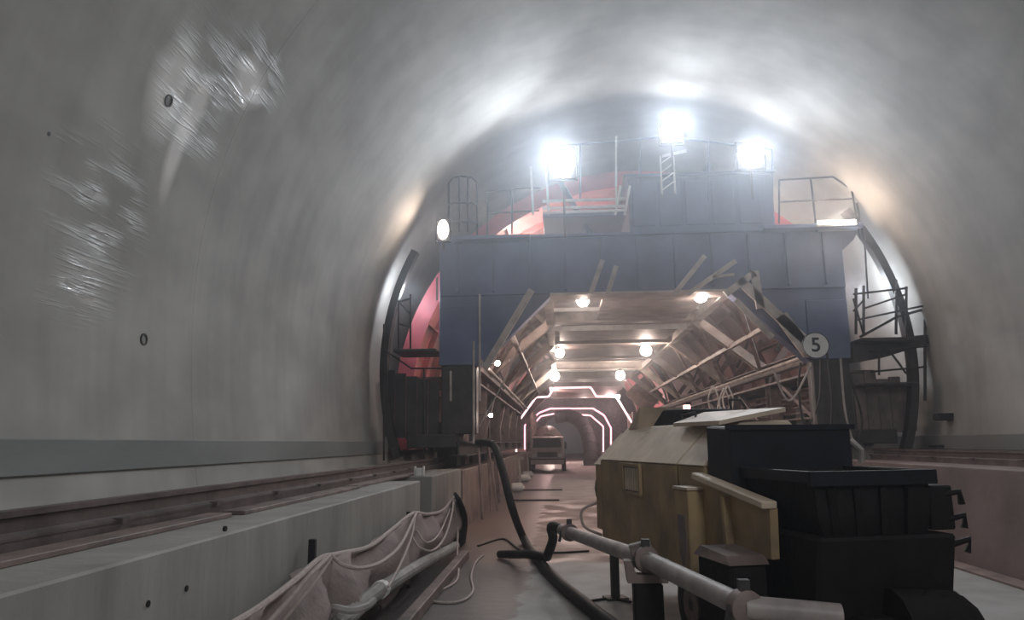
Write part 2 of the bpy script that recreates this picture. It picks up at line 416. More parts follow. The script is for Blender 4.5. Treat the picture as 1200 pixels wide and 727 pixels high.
# front frame: two columns, two haunches, one deep girder
for s in (-1, 1):
    obj('front_column', MB().box(min(s*3.45, s*4.3), max(s*3.45, s*4.3), 0, .45, 3.35, 4.6), M['blue'], G, bevel=.015)
    obj('column_foot', MB().box(min(s*3.5, s*4.25), max(s*3.5, s*4.25), .03, .42, 1.9, 3.35), M['dark'], G, bevel=.015)  # column's fade into the dark below, put into the colour
    obj('haunch_plate', MB().prism([(s*3.45, .02, 3.3), (s*1.85, .02, 4.85), (s*1.85, .02, 5.3), (s*4.3, .02, 5.3), (s*4.3, .02, 4.6), (s*3.45, .02, 4.6)], (0, .38, 0)), M['blue'], G, bevel=.01)
    bg = obj('bogie', MB().box(min(s*3.9, s*4.9), max(s*3.9, s*4.9), -.35, .9, 1.62, 1.9), M['dark'], G, bevel=.02)
    for yy in (-.1, .65):
        x = s*4.42; obj('wheel', MB().tube([(x-.06, yy, 1.63+(0.08 if s<0 else .10)), (x+.06, yy, 1.63+(0.08 if s<0 else .10))], .17, 14), M['dark'], bg)
obj('main_girder', MB().box(-4.3, 4.3, -.02, .44, 4.85, TG), M['blue'], G, bevel=.015)
# stiffener ribs on girder face
sm = mesh(MB().box(-.02, .02, -.10, 0, 4.92, TG-.06), 'stiffener', M['blue'])
for k in range(-5, 6):
    obj('stiffener', sm, None, G, loc=(k*.78, -.02, 0))
obj('girder_flange', MB().box(-4.35, 4.35, -.13, .5, TG, TG+.05), M['blue'], G)
obj('girder_flange', MB().box(-1.9, 1.9, -.13, .5, 4.80, 4.85), M['pale'], G)
# inner portals
PY = [4.2, 8.6, 13.0, 17.4, 21.8]
colm = {}
for s in (-1, 1):
    colm[s] = mesh(MB().ibeam((s*3.85, 0, 1.5), (s*3.85, 0, 3.7), .3, .4, .03), 'column', M['rust'])
brm = {s: mesh(MB().ibeam((s*3.75, 0, 3.45), (s*1.85, 0, 4.98), .22, .30, .03, up=(0,1,0)), 'corner_brace', M['pale']) for s in (-1, 1)}
cbm = mesh(MB().ibeam((-1.95, 0, 5.06), (1.95, 0, 5.06), .34, .36, .03), 'cross_beam', M['pale'])
stm = {s: mesh(MB().ibeam((s*3.8, 0, 3.5), (s*4.95, 0, 5.0), .18, .2, .02, up=(0,1,0)), 'strut', M['rust']) for s in (-1, 1)}
rim = {s: mesh(MB().bar((s*1.9, 0, 5.3), (s*3.2, 0, 6.7), .14, .14), 'strut', M['pale']) for s in (-1, 1)}
for y in PY:
    for s in (-1, 1):
        obj('column', colm[s], None, G, loc=(0, y, 0)); obj('corner_brace', brm[s], None, G, loc=(0, y, 0))
        obj('strut', stm[s], None, G, loc=(0, y, 0)); obj('strut', rim[s], None, G, loc=(0, y, 0))
    obj('cross_beam', cbm, None, G, loc=(0, y, 0))
# lighter intermediate purlins and white tube lines under the deck
pm = mesh(MB().bar((-1.85, 0, 5.08), (1.85, 0, 5.08), .07, .09), 'purlin', M['white'])
for k in (3.2, 6.4, 7.6, 10.8, 12.0, 15.2, 19.6): obj('purlin', pm, None, G, loc=(0, k, 0))
dk = mesh(MB().box(-.60, .60, -.72, .72, 0, .04), 'deck_plate', M['pale'])
for j in range(14):
    for i in range(3): obj('deck_plate', dk, None, G, loc=(-1.24+1.24*i, 1.25+1.5*j, 5.18))
# longitudinal members
for s in (-1, 1):
    obj('long_beam', MB().ibeam((s*1.95, .4, 4.98), (s*1.95, 22.0, 4.98), .2, .3, .025), M['pale'], G)
    obj('long_beam', MB().ibeam((s*3.6, .4, 3.45), (s*3.6, 22.0, 3.45), .2, .26, .025), M['rust'], G)
    obj('long_beam', MB().ibeam((s*3.85, -.2, 1.6), (s*3.85, 22.0, 1.6), .35, .3, .03), M['dark'], G)
    obj('long_beam', MB().bar((s*2.8, .4, 4.15), (s*2.8, 22.0, 4.15), .1, .1), M['pale'], G)
    wk = obj('side_walkway', MB().box(min(s*3.65, s*4.9), max(s*3.65, s*4.9), .45, 22, 3.1, 3.15), M['rust'], G)
    # diagonal side bracing
    for j in range(5):
        obj('side_brace', MB().bar((s*3.85, 4.4*j+.2, 1.8), (s*3.85, 4.4*j+4, 3.3), .1, .1), M['rust'], G)
        obj('side_brace', MB().bar((s*2.05, 4.4*j+.2, 4.9), (s*3.5, 4.4*j+4, 3.55), .09, .09), M['pale'], G)
    # handrail inside, shiny pipe
    obj('pipe_rail', MB().tube([(s*3.4, -.05, 3.42), (s*3.4, 22, 3.42)], .045), M['pale'], G, smooth=True)
# red arch shell: panels round the bore
ZS = 2.5; NP = 12; A0, A1 = R(-10), R(190); da = (A1-A0)/NP
pnl = mesh(MB().arc(5.40, 5.46, da*.01, da*.99, .01, 1.98, 4, zc=0).arc(5.26, 5.40, da*.01, da*.03, .01, 1.98, 1, zc=0).arc(5.26, 5.40, 0.02*da, da*.98, .02, .08, 4, zc=0), 'form_panel', M['shell'])
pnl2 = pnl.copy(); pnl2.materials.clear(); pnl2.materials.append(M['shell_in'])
for j in range(10):
    for i in range(4 if j == 0 else 0, NP):
        o = obj('form_panel', pnl if j < 2 else pnl2, None, G, loc=(0, 1.25+2*j, ZS)); o.rotation_euler = (0, -(A0+da*i), 0)
obj('end_ring', MB().arc(5.12, 5.5, R(48), A1, 1.1, 1.22, 48, zc=ZS), M['membrane'], G)
# jacks from frame to shell
for y in PY[:4]:
    for a in (R(8), R(30), R(150), R(172)):
        s = 1 if math.cos(a) > 0 else -1
        obj('screw_jack', MB().tube([(s*4.0, y, ZS+5.1*math.sin(a)*.6), (5.25*math.cos(a), y, ZS+5.25*math.sin(a))], .05), M['dark'], G)
# front arch rib hugging the lining
for s, (a0, a1) in ((1, (R(-20), R(36))), (-1, (R(152), R(200)))):
    obj('arch_rib', MB().arc(5.40, 5.56, a0, a1, -.1, .1, 20), M['dark'], G)
# low dirty end boards between the column and lining
for s in (-1, 1):
    for k in range(5):
        x0 = 4.32+.24*k
        if s > 0: z1 = 3.05-.06*k+.1*(k % 2)
        else: z1 = 3.0+.07*k
        obj('end_board', MB().box(min(s*x0, s*(x0+.225)), max(s*x0, s*(x0+.225)), .12, .17, 1.75+.03*k, z1), M['rust'] if s > 0 else M['dark'], G)
# side platforms in front of the ribs
def guard(name, pts, posts, m=M['black'], r=.022, mid=.5, h=None, parent=G):
    """pts: top line; posts: list of (top, bottom)"""
    g = obj(name, MB().tube(pts, r, 6), m, parent)
    if h: obj('mid_rail', MB().tube([Vector(p)-Vector((0,0,h*mid)) for p in pts], r*.8, 6), m, g)
    for a, b in posts: obj('post', MB().tube([a, b], r, 6), m, g)
    return g
Yf = 15.35
# right platform (px 1005..1088, y 395)
zr = LG(1045, 398, Yf).z
dkx0, dkx1 = 4.32, 5.35
obj('platform_deck', MB().box(dkx0, dkx1, -.5, .6, zr-.08, zr), M['dark'], G, bevel=.01)
obj('platform_deck', MB().box(dkx0, dkx1, -.5, .6, zr-.95, zr-.90), M['dark'], G, bevel=.01)
top = LG(1005, 338, Yf); 
for px, t, b in ((1003, 338, 392), (1012, 335, 392), (1050, 328, 392), (1062, 336, 392), (1084, 345, 470)):
    obj('post', MB().tube([LG(px, t, Yf), LG(px, b, Yf)], .028, 6), M['dark'], G)
for a, b in (((1000,345),(1062,338)),((1000,365),(1012,352)),((1012,362),(1062,345)),((1005,375),(1085,358)),((1000,350),(1012,392)),((1020,412),(1086,406)),((1020,436),(1086,430)),((1040,408),(1062,438)),((1030,410),(1030,440))):
    obj('hand_rail', MB().tube([LG(*a, Yf-.1), LG(*b, Yf-.1)], .022, 6), M['dark'], G)
for a, b in (((1008,395),(1050,372)),((1050,372),(1085,362))):
    obj('platform_brace', MB().bar(LG(*a, Yf), LG(*b, Yf), .07, .05), M['dark'], G)
obj('bracket', MB().prism([LG(1000,400,Yf), LG(1090,392,Yf), LG(1090,402,Yf), LG(1040,418,Yf), LG(1000,425,Yf)], (0, .3, 0)), M['dark'], G)
# left platform
zl_ = LG(470, 412, Yf).z
obj('platform_deck', MB().box(-5.2, -4.32, -.4, .6, zl_-.05, zl_+.02), M['dark'], G, bevel=.01)
for px, t, b in ((467, 352, 410), (481, 345, 410), (450, 380, 540), (497, 432, 540)):
    obj('post', MB().tube([LG(px, t, Yf), LG(px, b, Yf)], .022, 6), M['dark'], G)
for a, b in (((467,354),(481,368)),((467,380),(481,384)),((467,354),(481,350)),((450,410),(482,432)),((481,432),(520,432))):
    obj('hand_rail', MB().tube([LG(*a, Yf), LG(*b, Yf)], .02, 6), M['dark'], G)
# column dressing on the left: pale vertical conduits
for px, t, b in ((555, 400, 520), (562, 345, 470), (528, 435, 470), (512, 325, 352)):
    obj('conduit', MB().tube([LG(px, t, 15.3), LG(px, b, 15.3)], .025, 6), M['pale'], G)
# upper left caged ladder
cage = obj('ladder_cage', MB().tube([LG(526,276,Yf), LG(526,214,Yf), LG(531,208,Yf), LG(540,206.5,Yf), LG(553,208,Yf), LG(559,214,Yf), LG(559,276,Yf)], .022, 6), M['black'], G)
for px in (538, 548): obj('post', MB().tube([LG(px,208,Yf-.1), LG(px,272,Yf-.1)], .02, 6), M['black'], cage)
for py in (240, 262):
    obj('hoop', MB().tube([LG(526,py,Yf), LG(532,py-2,Yf-.2), LG(540,py-2,Yf-.28), LG(552,py-2,Yf-.2), LG(559,py,Yf)], .018, 6), M['black'], cage)
guard('guard_rail', [LG(571,278,Yf), LG(571,225,Yf), LG(618,221,Yf), LG(634,221,Yf)], [(LG(600,223,Yf), LG(600,274,Yf))], h=None)
obj('mid_rail', MB().tube([LG(571,250,Yf), LG(632,247,Yf)], .018, 6), M['dark'], G)
# upper right guard rail with chamfered corner
g = guard('guard_rail', [LG(913,211,Yf), LG(976,207.5,Yf), LG(998,222,Yf), LG(1005,262,Yf), LG(1008,280,Yf)],
      [(LG(950,209,Yf), LG(957,272,Yf)), (LG(1004,238,Yf), LG(1013,282,Yf)), (LG(913,211,Yf), LG(913,262,Yf))])
obj('mid_rail', MB().tube([LG(914,237,Yf), LG(1000,233,Yf)], .02, 6), M['dark'], g)
obj('drop_rod', MB().tube([LG(1013,280,Yf), LG(1017,350,Yf)], .018, 6), M['dark'], G)
# upper decks either side
a = LG(1008, 262, Yf)
obj('upper_deck', MB().box(2.6, a.x, -.35, .9, a.z-.12, a.z-.03), M['blue'], G, bevel=.01)
obj('deck_bracket', MB().prism([(3.7, 0, TG), (a.x, 0, a.z-.12), (a.x-.1, 0, a.z-.3), (4.25, 0, 5.6), (3.7, 0, 5.6)], (0, .4, 0)), M['blue'], G)
a = LG(520, 280, Yf)
obj('upper_deck', MB().box(a.x, -2.3, -.35, .9, a.z-.08, a.z), M['blue'], G, bevel=.01)
# upper centre works: raised platform, winch house and rails
p0, p1 = LG(738, 282, 15.6), LG(903, 205, 15.6)
wh = obj('winch_house', MB().box(p0.x, p1.x, 0, 1.8, TG+.05, p1.z), M['blue'], G, bevel=.03)
obj('roof_plate', MB().box(p0.x-.08, p1.x+.05, -.1, 1.9, p1.z, p1.z+.05), M['blue'], wh, bevel=.01)
pv = mesh(MB().box(-.17, .17, -.02, 0, 0, .55), 'vent_panel', M['dark'])
for k in range(5): obj('side_panel', MB().box(p0.x+.08+k*.57, p0.x+.55+k*.57, -.03, 0, TG+.2, p1.z-.12), M['blue'], wh, bevel=.01)
b0, b1 = LG(636, 250, 15.4), LG(733, 232, 15.4)
obj('raised_walkway', MB().box(b0.x, b1.x, -.1, 1.3, b0.z-.1, b0.z), M['blue'], G, bevel=.01)
for zz in (b0.z, (b0.z*2+b1.z)/3, b1.z-.03):
    obj('toe_rail', MB().bar((b0.x, -.12, zz), (b1.x, -.12, zz), .05, .06), M['white'], G)
for px in (622, 640, 727, 738):
    obj('white_post', MB().bar(LG(px, 195 if px < 660 else 218, 15.3), LG(px+(3 if px<700 else -6), 252, 15.3), .05, .05), M['white'], G)
obj('white_post', MB().bar(LG(722, 160, 15.3), LG(722, 250, 15.3), .04, .04), M['white'], G)
obj('upper_rail', MB().tube([LG(636,172,15.5), LG(722,166,15.5), LG(780,160,15.5), LG(905,175,15.5)], .025, 6), M['blue'], G)
for px, t in ((680,170),(750,163),(830,166),(905,175)): obj('post', MB().tube([LG(px,t,15.5), LG(px,235,15.5)], .022, 6), M['blue'], G)
for sx, z0_ in ((-1, 0), (1, 0)):
    obj('prop', MB().bar((sx*1.0+.15, .5, TG), (sx*1.8, .8, 8.0), .12, .12), M['blue'], G)
# pale diagonal bars at the girder; the four on its face imitate light streaks
for a, b, wd in (((623,340),(568,432),.14), ((692,345),(706,305),.10), ((712,345),(722,312),.10), ((790,345),(826,300),.10), ((806,345),(862,306),.10),
                 ((835,325),(860,322),.06), ((866,328),(946,402),.20), ((884,318),(891,362),.16), ((850,345),(884,320),.14), ((915,370),(948,415),.26), ((862,352),(905,396),.12)):
    obj('pale_bar', MB().bar(LG(*a, 15.2), LG(*b, 15.2), wd, .07, up=(0,1,0)), M['pale'], G)
# soffit boards: near light and far dimness put into their colours
obj('soffit_board', MB().box(-.75, 1.55, .55, 3.4, 4.83, 4.88), M['pale'], G)
obj('soffit_board', MB().box(-1.75, 1.75, 4.45, 4.5, 4.72, 4.86), M['white'], G)
obj('soffit_board', MB().box(-1.7, 1.7, 5.2, 7.9, 4.92, 4.96), M['rust'], G)
obj('soffit_board', MB().box(-1.7, 1.7, 9.2, 12.4, 4.92, 4.96), M['rust'], G)
# dark hanging cables & hoses at the right column
def cable(name, pts, r, m, parent, n=8): return obj(name, MB().tube(spline(pts, n), r, 6), m, parent, smooth=True)
for i, q in enumerate((((938,425),(936,460),(944,500),(960,470),(962,420)), ((950,425),(953,470),(956,530)), ((968,405),(975,470),(972,520)),
                       ((985,420),(990,480),(1000,520)), ((996,440),(1010,490),(1005,520)), ((905,432),(925,470),(950,430)))):
    cable('hanging_cable', [LG(*p, 15.15-.05*i) for p in q], .022, M['pale'] if i % 2 else M['dark'], G)
for i, (px, py) in enumerate(((835,452),(848,455),(852,452))):
    c0 = at(px, py, 17.6)-GL
    cable('cable_coil', [c0, c0+Vector((-.12,0,-.35)), c0+Vector((0,0,-.72)), c0+Vector((.12,0,-.35)), c0+Vector((.02,0,0))], .02, M['pale'], G)
cable('drop_wire', [LG(611,398,15.8), LG(594,440,15.5), LG(562,500,15.2)], .012, M['pale'], G)
# clutter boxes on the walkways of the right side
for i in range(9):
    y = 1.0+1.5*i
    for s in (-1, 1):
        hh = random.uniform(.25, .8); ww = random.uniform(.3, .6)
        obj('side_panel', MB().box(min(s*4.05, s*(4.05+ww)), max(s*4.05, s*(4.05+ww)), y, y+random.uniform(.3,.9), 1.2 if s<0 else 1.2, 1.75+hh), random.choice((M['rust'], M['dark'], M['rust'])), G, bevel=.01)
# lower cross pipe rack inside right (dark)
for k in range(6): obj('hydraulic_pipe', MB().tube([(4.0+.05*k, .5, 2.2+.14*k), (4.0+.05*k, 14.5, 2.2+.14*k)], .03, 6), M['rust'], G)

# number sign 5 on the right column
S = thing('number_sign', 'round white sign with black number 5 on the right gantry column', 'sign', at(956, 405, 15.0))
obj('sign_plate', MB().tube([(0, .02, 0), (0, 0, 0)], .265, 32), M['white'], S)
v = MB()
for i in range(40):
    pass
ringm = MB(); vv = []; ff = []
for i in range(40):
    a = 2*PI*i/40
    for rr, yy in ((.265, -.004), (.25, -.004), (.25, 0), (.265, 0)): vv.append((rr*math.cos(a), yy, rr*math.sin(a)))
for i in range(40):
    j = (i+1) % 40
    for k in range(4): ff.append((4*i+k, 4*i+(k+1)%4, 4*j+(k+1)%4, 4*j+k))
ringm.add(vv, ff); obj('sign_rim', ringm, M['black'], S)
fc = bpy.data.curves.new('digit', 'FONT'); fc.body = '5'; fc.size = .40; fc.extrude = .003; fc.align_x = 'CENTER'; fc.align_y = 'CENTER'; fc.offset = .006
fo = bpy.data.objects.new('digit', fc); C.objects.link(fo); bpy.context.view_layer.update()
me = bpy.data.meshes.new_from_object(fo.evaluated_get(bpy.context.evaluated_depsgraph_get())); bpy.data.objects.remove(fo)
me.materials.clear(); me.materials.append(M['black'])
dg = obj('digit', me, None, S, loc=(0, -.006, 0)); dg.rotation_euler = (PI/2, 0, 0)
obj('sign_bracket', MB().box(-.03, .03, .02, .5, -.06, .06), M['dark'], S)

# ================================================================== lamps
def flood(px, py, Y, size, label, power, tall=1.0, tilt=0, warm=False, group=None, aim=(0, -1, -.1), spot=118, stem=.3, name='floodlight', cat='floodlight', lens=None, top=False):
    p = at(px, py, Y)
    d = Vector(aim).normalized()
    t = thing(name, label, cat, p, 0, group)
    t.rotation_euler = (0, 0, 0)
    q = d.to_track_quat('-Y', 'Z').to_matrix().to_4x4() if False else Matrix.Identity(4)
    w_, h_ = size/2, size*tall/2
    obj('housing', MB().box(-w_-.03, w_+.03, .03, .16, -h_-.03, h_+.03).box(-w_*.6, w_*.6, .16, .26, -h_*.6, h_*.6), M['dark'], t, bevel=.01)
    lm = MB(); n = 20; ring_ = [(w_*math.cos(2*PI*k/n), .0, h_*math.sin(2*PI*k/n)) for k in range(n)]
    lm.prism(ring_, (0, .04, 0)); obj('lens', lm, lens or (M['lens_warm'] if warm else M['lens_cool']), t)
    sgn = 1 if top else -1
    obj('bracket', MB().bar((-w_-.05, .1, 0), (-w_-.05, .1, sgn*(h_+.05)), .02, .04).bar((w_+.05, .1, 0), (w_+.05, .1, sgn*(h_+.05)), .02, .04).bar((-w_-.05, .1, sgn*(h_+.05)), (w_+.05, .1, sgn*(h_+.05)), .04, .02).bar((0, .1, sgn*(h_+.05)), (0, .1, sgn*(h_+.05+stem)), .04, .04), M['dark'], t)
    lo = light('lamp_light', 'SPOT' if spot else 'POINT', (p.x, p.y-.08, p.z), power, WARM if warm else COOL, size*.4, (p+d*3) if spot else None, spot or 0)
    lo.parent = t; lo.matrix_parent_inverse = t.matrix_basis.inverted(); 
    return t
FG = 'three big floodlights on top of the gantry'
flood(660, 190, 15.0, .50, 'big glaring floodlight at the top left of the gantry, above the white rail', 620, 1.35, aim=(-.55, -1, -.22), stem=1.25)
flood(787, 152, 15.0, .42, 'topmost glaring floodlight, middle of the three above the gantry on a mast', 480, 1.25, aim=(0, -1, -.30), stem=.6)
flood(880, 181, 15.0, .52, 'big glaring floodlight at the top right of the gantry', 380, 1.1, aim=(.2, -1, -.4), stem=.6)
flood(519, 269, 14.9, .22, 'narrow upright floodlight at the left end of the upper deck below the caged ladder', 45, 1.9, warm=True, aim=(-.9, -.3, .2), stem=.15)
# mast under the middle floodlight
t = thing('lamp_mast', 'short bright lattice mast carrying the middle floodlight', 'mast', at(783, 215, 15.15))
for dx in (-.14, .14):
    obj('mast_leg', MB().bar((dx, 0, -.25), (dx, 0, .62), .035, .035), M['white'], t)
for k in range(4): obj('lattice_bar', MB().bar((-.14, 0, -.15+.2*k), (.14, 0, .05+.2*k), .025, .025), M['white'], t)
obj('side_arm', MB().bar((-.1, 0, .62), (.42, 0, .72), .05, .05), M['white'], t)
# strip lamp on the right upper deck
p = at(981, 261, 15.05)
t = thing('strip_light', 'horizontal tube light on the right end of the upper deck', 'strip light', p)
obj('housing', MB().box(-.40, .40, 0, .1, -.05, 0), M['white'], t); obj('tube', MB().tube([(-.38, .03, .03), (.38, .03, .03)], .032, 8), mat('tube_glow', (1,1,1), .3, emit=(1,.95,.9), estr=14), t)
lo = light('lamp_light', 'POINT', (p.x, p.y-.1, p.z+.12), 45, (1, .78, .62), .15); lo.parent = t; lo.matrix_parent_inverse = t.matrix_basis.inverted()
t.location = p
# lamps hanging inside
inner = [(683, 352, 16.6, .30, 'round lamp hanging below the girder, left one of the front pair', 160), (821, 347, 16.3, .30, 'round lamp hanging below the girder, right one of the front pair', 180),
 (656, 414, 25.2, .32, 'lamp inside the gantry on the left, second row', 170), (757, 411, 24.6, .38, 'lamp inside the gantry on the right, second row', 200),
 (650, 441, 32.3, .42, 'lamp inside the gantry on the left, third row', 170), (727, 440, 32.3, .42, 'lamp inside the gantry on the right, third row', 170),
 (724, 465, 45.8, .28, 'small lamp far inside right of the stepped light frame', 170), (583, 426, 17.0, .13, 'small lamp on the left inside column beside the thin wire', 40),
 (575, 487, 16.0, .09, 'tiny lamp low on the left gantry column', 15), (648, 508, 66, .6, 'bright lamp at the far end above the truck', 500)]
for px, py, Y, sz, lab, pw in inner:
    p = at(px, py, Y)
    t = thing('work_lamp', lab, 'lamp', p)
    n = 12; lm = MB(); rr = sz/2
    vs_ = [(rr*math.cos(2*PI*k/n)*math.sin(PI*j/8), rr*math.sin(2*PI*k/n)*math.sin(PI*j/8), -rr*math.cos(PI*j/8)) for j in range(1, 8) for k in range(n)]+[(0,0,-rr),(0,0,rr)]
    fs = [(j*n+k, j*n+(k+1)%n, (j+1)*n+(k+1)%n, (j+1)*n+k) for j in range(6) for k in range(n)]+[(84, (k+1)%n, k) for k in range(n)]+[(85, 72+k, 72+(k+1)%n) for k in range(n)]
    lm.add(vs_, fs); obj('bulb', lm, M['lens_warm'], t, smooth=True)
    obj('lamp_cap', MB().tube([(0, .0, rr*.9), (0, .0, rr*1.3)], [rr*.5, rr*.35], 10), M['dark'], t)
    hang = min(max(4.86-p.z-rr, .03), 1.6) if 16.2 < Y < 34 and p.x > -2.6 else .3
    if p.x < -2.6 and Y < 20: obj('arm', MB().tube([(0, 0, 0), (-3.6-p.x, 0, 0)], .02, 6), M['dark'], t)
    if Y > 60: obj('pole', MB().tube([(0, 0, -rr), (0, 0, -p.z)], .04, 6), M['dark'], t)
    obj('hanger', MB().tube([(0, 0, rr*1.2), (0, 0, rr+hang)], .012, 5), M['dark'], t)
    lo = light('lamp_light', 'POINT', (p.x, p.y-rr-.08, p.z-.1), pw*.27, (1, .78, .68), .12); lo.parent = t; lo.matrix_parent_inverse = t.matrix_basis.inverted()
    t.location = p
p = at(805, 478, 18.0)
t = thing('warning_lamp', 'small red warning lamp above the yellow hood', 'lamp', p)
obj('bulb', MB().tube([(0,0,-.06),(0,0,.06)], .08, 10), mat('red_glow', (1,.2,.2), .4, emit=(1,.35,.3), estr=8), t); obj('lamp_base', MB().tube([(0,0,-.3),(0,0,-.06)], .05, 8), M['dark'], t)

# ================================================================== far frames
def frame_outline(cx, pts, Y, name, label, m, wd=.14, extra=None, n_=1):
    t = thing(name, label, 'frame', (0, Y, 0))
    P = [(x, 0, z) for x, z in pts]
    for a, b in zip(P, P[1:]): obj('frame_bar', MB().bar(a, b, wd, wd, up=(0,1,0)), m, t)
    for s in (-1, 1): obj('frame_leg', MB().bar((P[0 if s < 0 else -1][0], .4, .0), (P[0 if s < 0 else -1][0], .4, P[0][2]), .25, .25, up=(0,1,0)), M['rust'], t)
    return t
P1 = [at(px, py, 46) for px, py in ((605,530),(605,498),(628,466),(643,465),(649,455),(692,454),(699,465),(722,465),(742,498),(742,530))]
frame_outline(0, [(p.x, p.z) for p in P1], 46, 'stepped_frame', 'stepped portal frame outlined with pale pink light strips, nearest beyond the gantry', M['glowpale'], .11)
P2 = [at(px, py, 62) for px, py in ((615,530),(615,499),(632,484),(645,479),(695,479),(708,487),(716,502),(716,530))]
frame_outline(0, [(p.x, p.z) for p in P2], 62, 'pink_frame', 'pink lit arch frame outside the second pink frame', M['pinkglow'], .13)
P3 = [at(px, py, 70) for px, py in ((621,530),(621,502),(634,488),(650,485),(692,487),(707,500),(707,530))]
frame_outline(0, [(p.x, p.z) for p in P3], 70, 'pink_frame', 'innermost pink lit arch frame in front of the dark bore', M['pinkglow'], .13)
# red membrane arches behind
t = thing('membrane_sheet', 'red waterproof sheet lining the bore around the far pink frames', 'sheet', (0, 55, 0))
obj('sheet_bay', MB().arc(6.0, 6.05, R(10), R(170), -3, 6, 24), M['membrane'], t)
obj('sheet_bay', MB().arc(5.95, 6.0, R(10), R(170), 8, 18, 24), M['membrane'], t)
for k in range(5): obj('batten', MB().arc(5.8, 5.95, R(12), R(168), -3+5*k, -2.8+5*k, 24), M['pale'], t)
# second trolley roof above the frames: brown mass between frames
t = thing('membrane_trolley', 'brown far trolley with flat decks under the red sheet', 'trolley', (0, 47, 0))
for s in (-1, 1):
    for k in range(4): obj('column', MB().box(min(s*3.6, s*3.9), max(s*3.6, s*3.9), 4*k, 4*k+.3, 1.17 if s<0 else 1.2, 3.9), M['rust'], t)
    obj('haunch', MB().prism([(s*3.75, 0, 3.4), (s*2.4, 0, 4.7), (s*3.6, 0, 5.8), (s*4.8, 0, 4.6)], (0, .3, 0)), M['rust'], t)
obj('deck', MB().box(-2.4, 2.4, 0, 12.5, 5.2, 5.5), M['rust'], t)
obj('deck', MB().box(-3.4, 3.4, .5, 12.5, 6.4, 6.6), M['rust'], t)
# dark portal narrowing at the far end
t = thing('far_bulkhead', 'dark concrete ring around the farthest bore opening', 'bulkhead', (0, 84, 0))
c = at(664, 520, 84)
obj('ring', MB().arc(3.0, 7.4, R(0), R(180), 0, .6, 24, zc=1.9, xc=c.x).box(c.x-7.4, c.x-3.0, 0, .6, 0, 1.9).box(c.x+3.0, c.x+7.4, 0, .6, 0, 1.9), M['rust'], t)
# ventilation duct bending in the bore
t = thing('ventilation_duct', 'thick dark grey ventilation duct arching down at the far right of the bore', 'duct')
dp = [at(650, 489, 60), at(668, 488, 60), at(682, 497, 59), at(690, 515, 58), at(692, 535, 57), at(692, 552, 56.5)]
obj('duct_tube', MB().tube(spline(dp, 8), .55, 14), mat('grey_fabric_duct', (.055, .06, .062), .8, noise=.3, nscale=2, bump=.3), t, smooth=True)
sp = spline(dp, 8)
for k in range(3, len(sp)-2, 4):
    obj('duct_hoop', MB().tube([sp[k]-(sp[k+1]-sp[k]).normalized()*.04, sp[k]+(sp[k+1]-sp[k]).normalized()*.04], .58, 14), M['dark'], t)

# ================================================================== far truck
T = thing('truck', 'pale dusty truck parked facing the viewer in the far tunnel', 'truck', (fl(642, 552).x, 45.5, 0))
Wt = 1.0
obj('chassis', MB().box(-Wt, Wt, .1, 5.2, .55, .75), M['dark'], T)
obj('bumper', MB().box(-Wt, Wt, -.12, .12, .42, .68), M['truck'], T, bevel=.03)
cab = obj('cab', MB().prism([(-Wt, 0, .75), (-Wt, 0, 1.4), (-Wt, .25, 2.05), (-Wt, 1.6, 2.1), (-Wt, 1.6, .75)], (2*Wt, 0, 0)), M['truck'], T, bevel=.03)
obj('windscreen', MB().prism([(-Wt+.12, -.02, 1.42), (Wt-.12, -.02, 1.42), (Wt-.18, .2, 1.96), (-Wt+.18, .2, 1.96)], (0, .03, .0)), M['glass'], cab)
obj('grille', MB().box(-.6, .6, -.03, .02, .85, 1.15), M['dark'], cab)
for s in (-1, 1):
    obj('headlamp', MB().box(s*.78-.12, s*.78+.12, -.05, .02, .85, 1.05), M['white'], cab)
    for y in (.8, 4.2): obj('wheel', MB().tube([(s*Wt-.13, y, .42), (s*Wt+.13, y, .42)], .42, 16), M['rubber'], T)
    obj('mirror', MB().box(s*1.12-.06, s*1.12+.06, .2, .26, 1.35, 1.75), M['dark'], T)
obj('drum', MB().tube([(0, 1.8, 1.75), (0, 2.4, 1.9), (0, 3.8, 1.9), (0, 5.2, 1.8)], [.55, .92, .92, .4], 16), M['truck'], T, smooth=True)
obj('load_bar', MB().bar((-Wt, 1.7, 2.1), (Wt, 1.7, 2.1), .06, .06), M['pale'], T)

# ================================================================== clutter left of the road under the gantry
def trestle(px, py, h, label, k):
    p = fl(px, py)
    t = thing('trestle', label, 'trestle', p)
    for s in (-1, 1):
        for q in (-1, 1): obj('leg', MB().bar((s*.35, q*.3, 0), (s*.28, q*.03, h), .06, .05), M['pale'], t)
    obj('top_bar', MB().bar((-.5, 0, h), (.5, 0, h), .1, .1), M['pale'], t)
    return t
trestle(600, 570, 1.1, 'pale trestle standing by the left kerb, nearer of two beyond the big hose', 0)
trestle(612, 558, 1.2, 'pale trestle by the left kerb, farther of two near the truck', 1)
for i, (px, py, s_) in enumerate(((614, 565, .3), (606, 577, .25), (618, 560, .3))):
    p = fl(px, py)
    mb = MB().tube([(-s_, 0, .12), (-s_*.6, 0, .16), (s_*.6, 0, .17), (s_, 0, .12)], [.05, .16, .16, .05], 10)
    o = obj('cement_bag', mb, M['white'], smooth=True, loc=(p.x, p.y, .0)); tag(o, ('pale sack on the floor in front of the farther trestle', 'small pale sack lying by the nearer trestle', 'pale sack on the floor close to the far truck')[i], 'sack')
bars = []
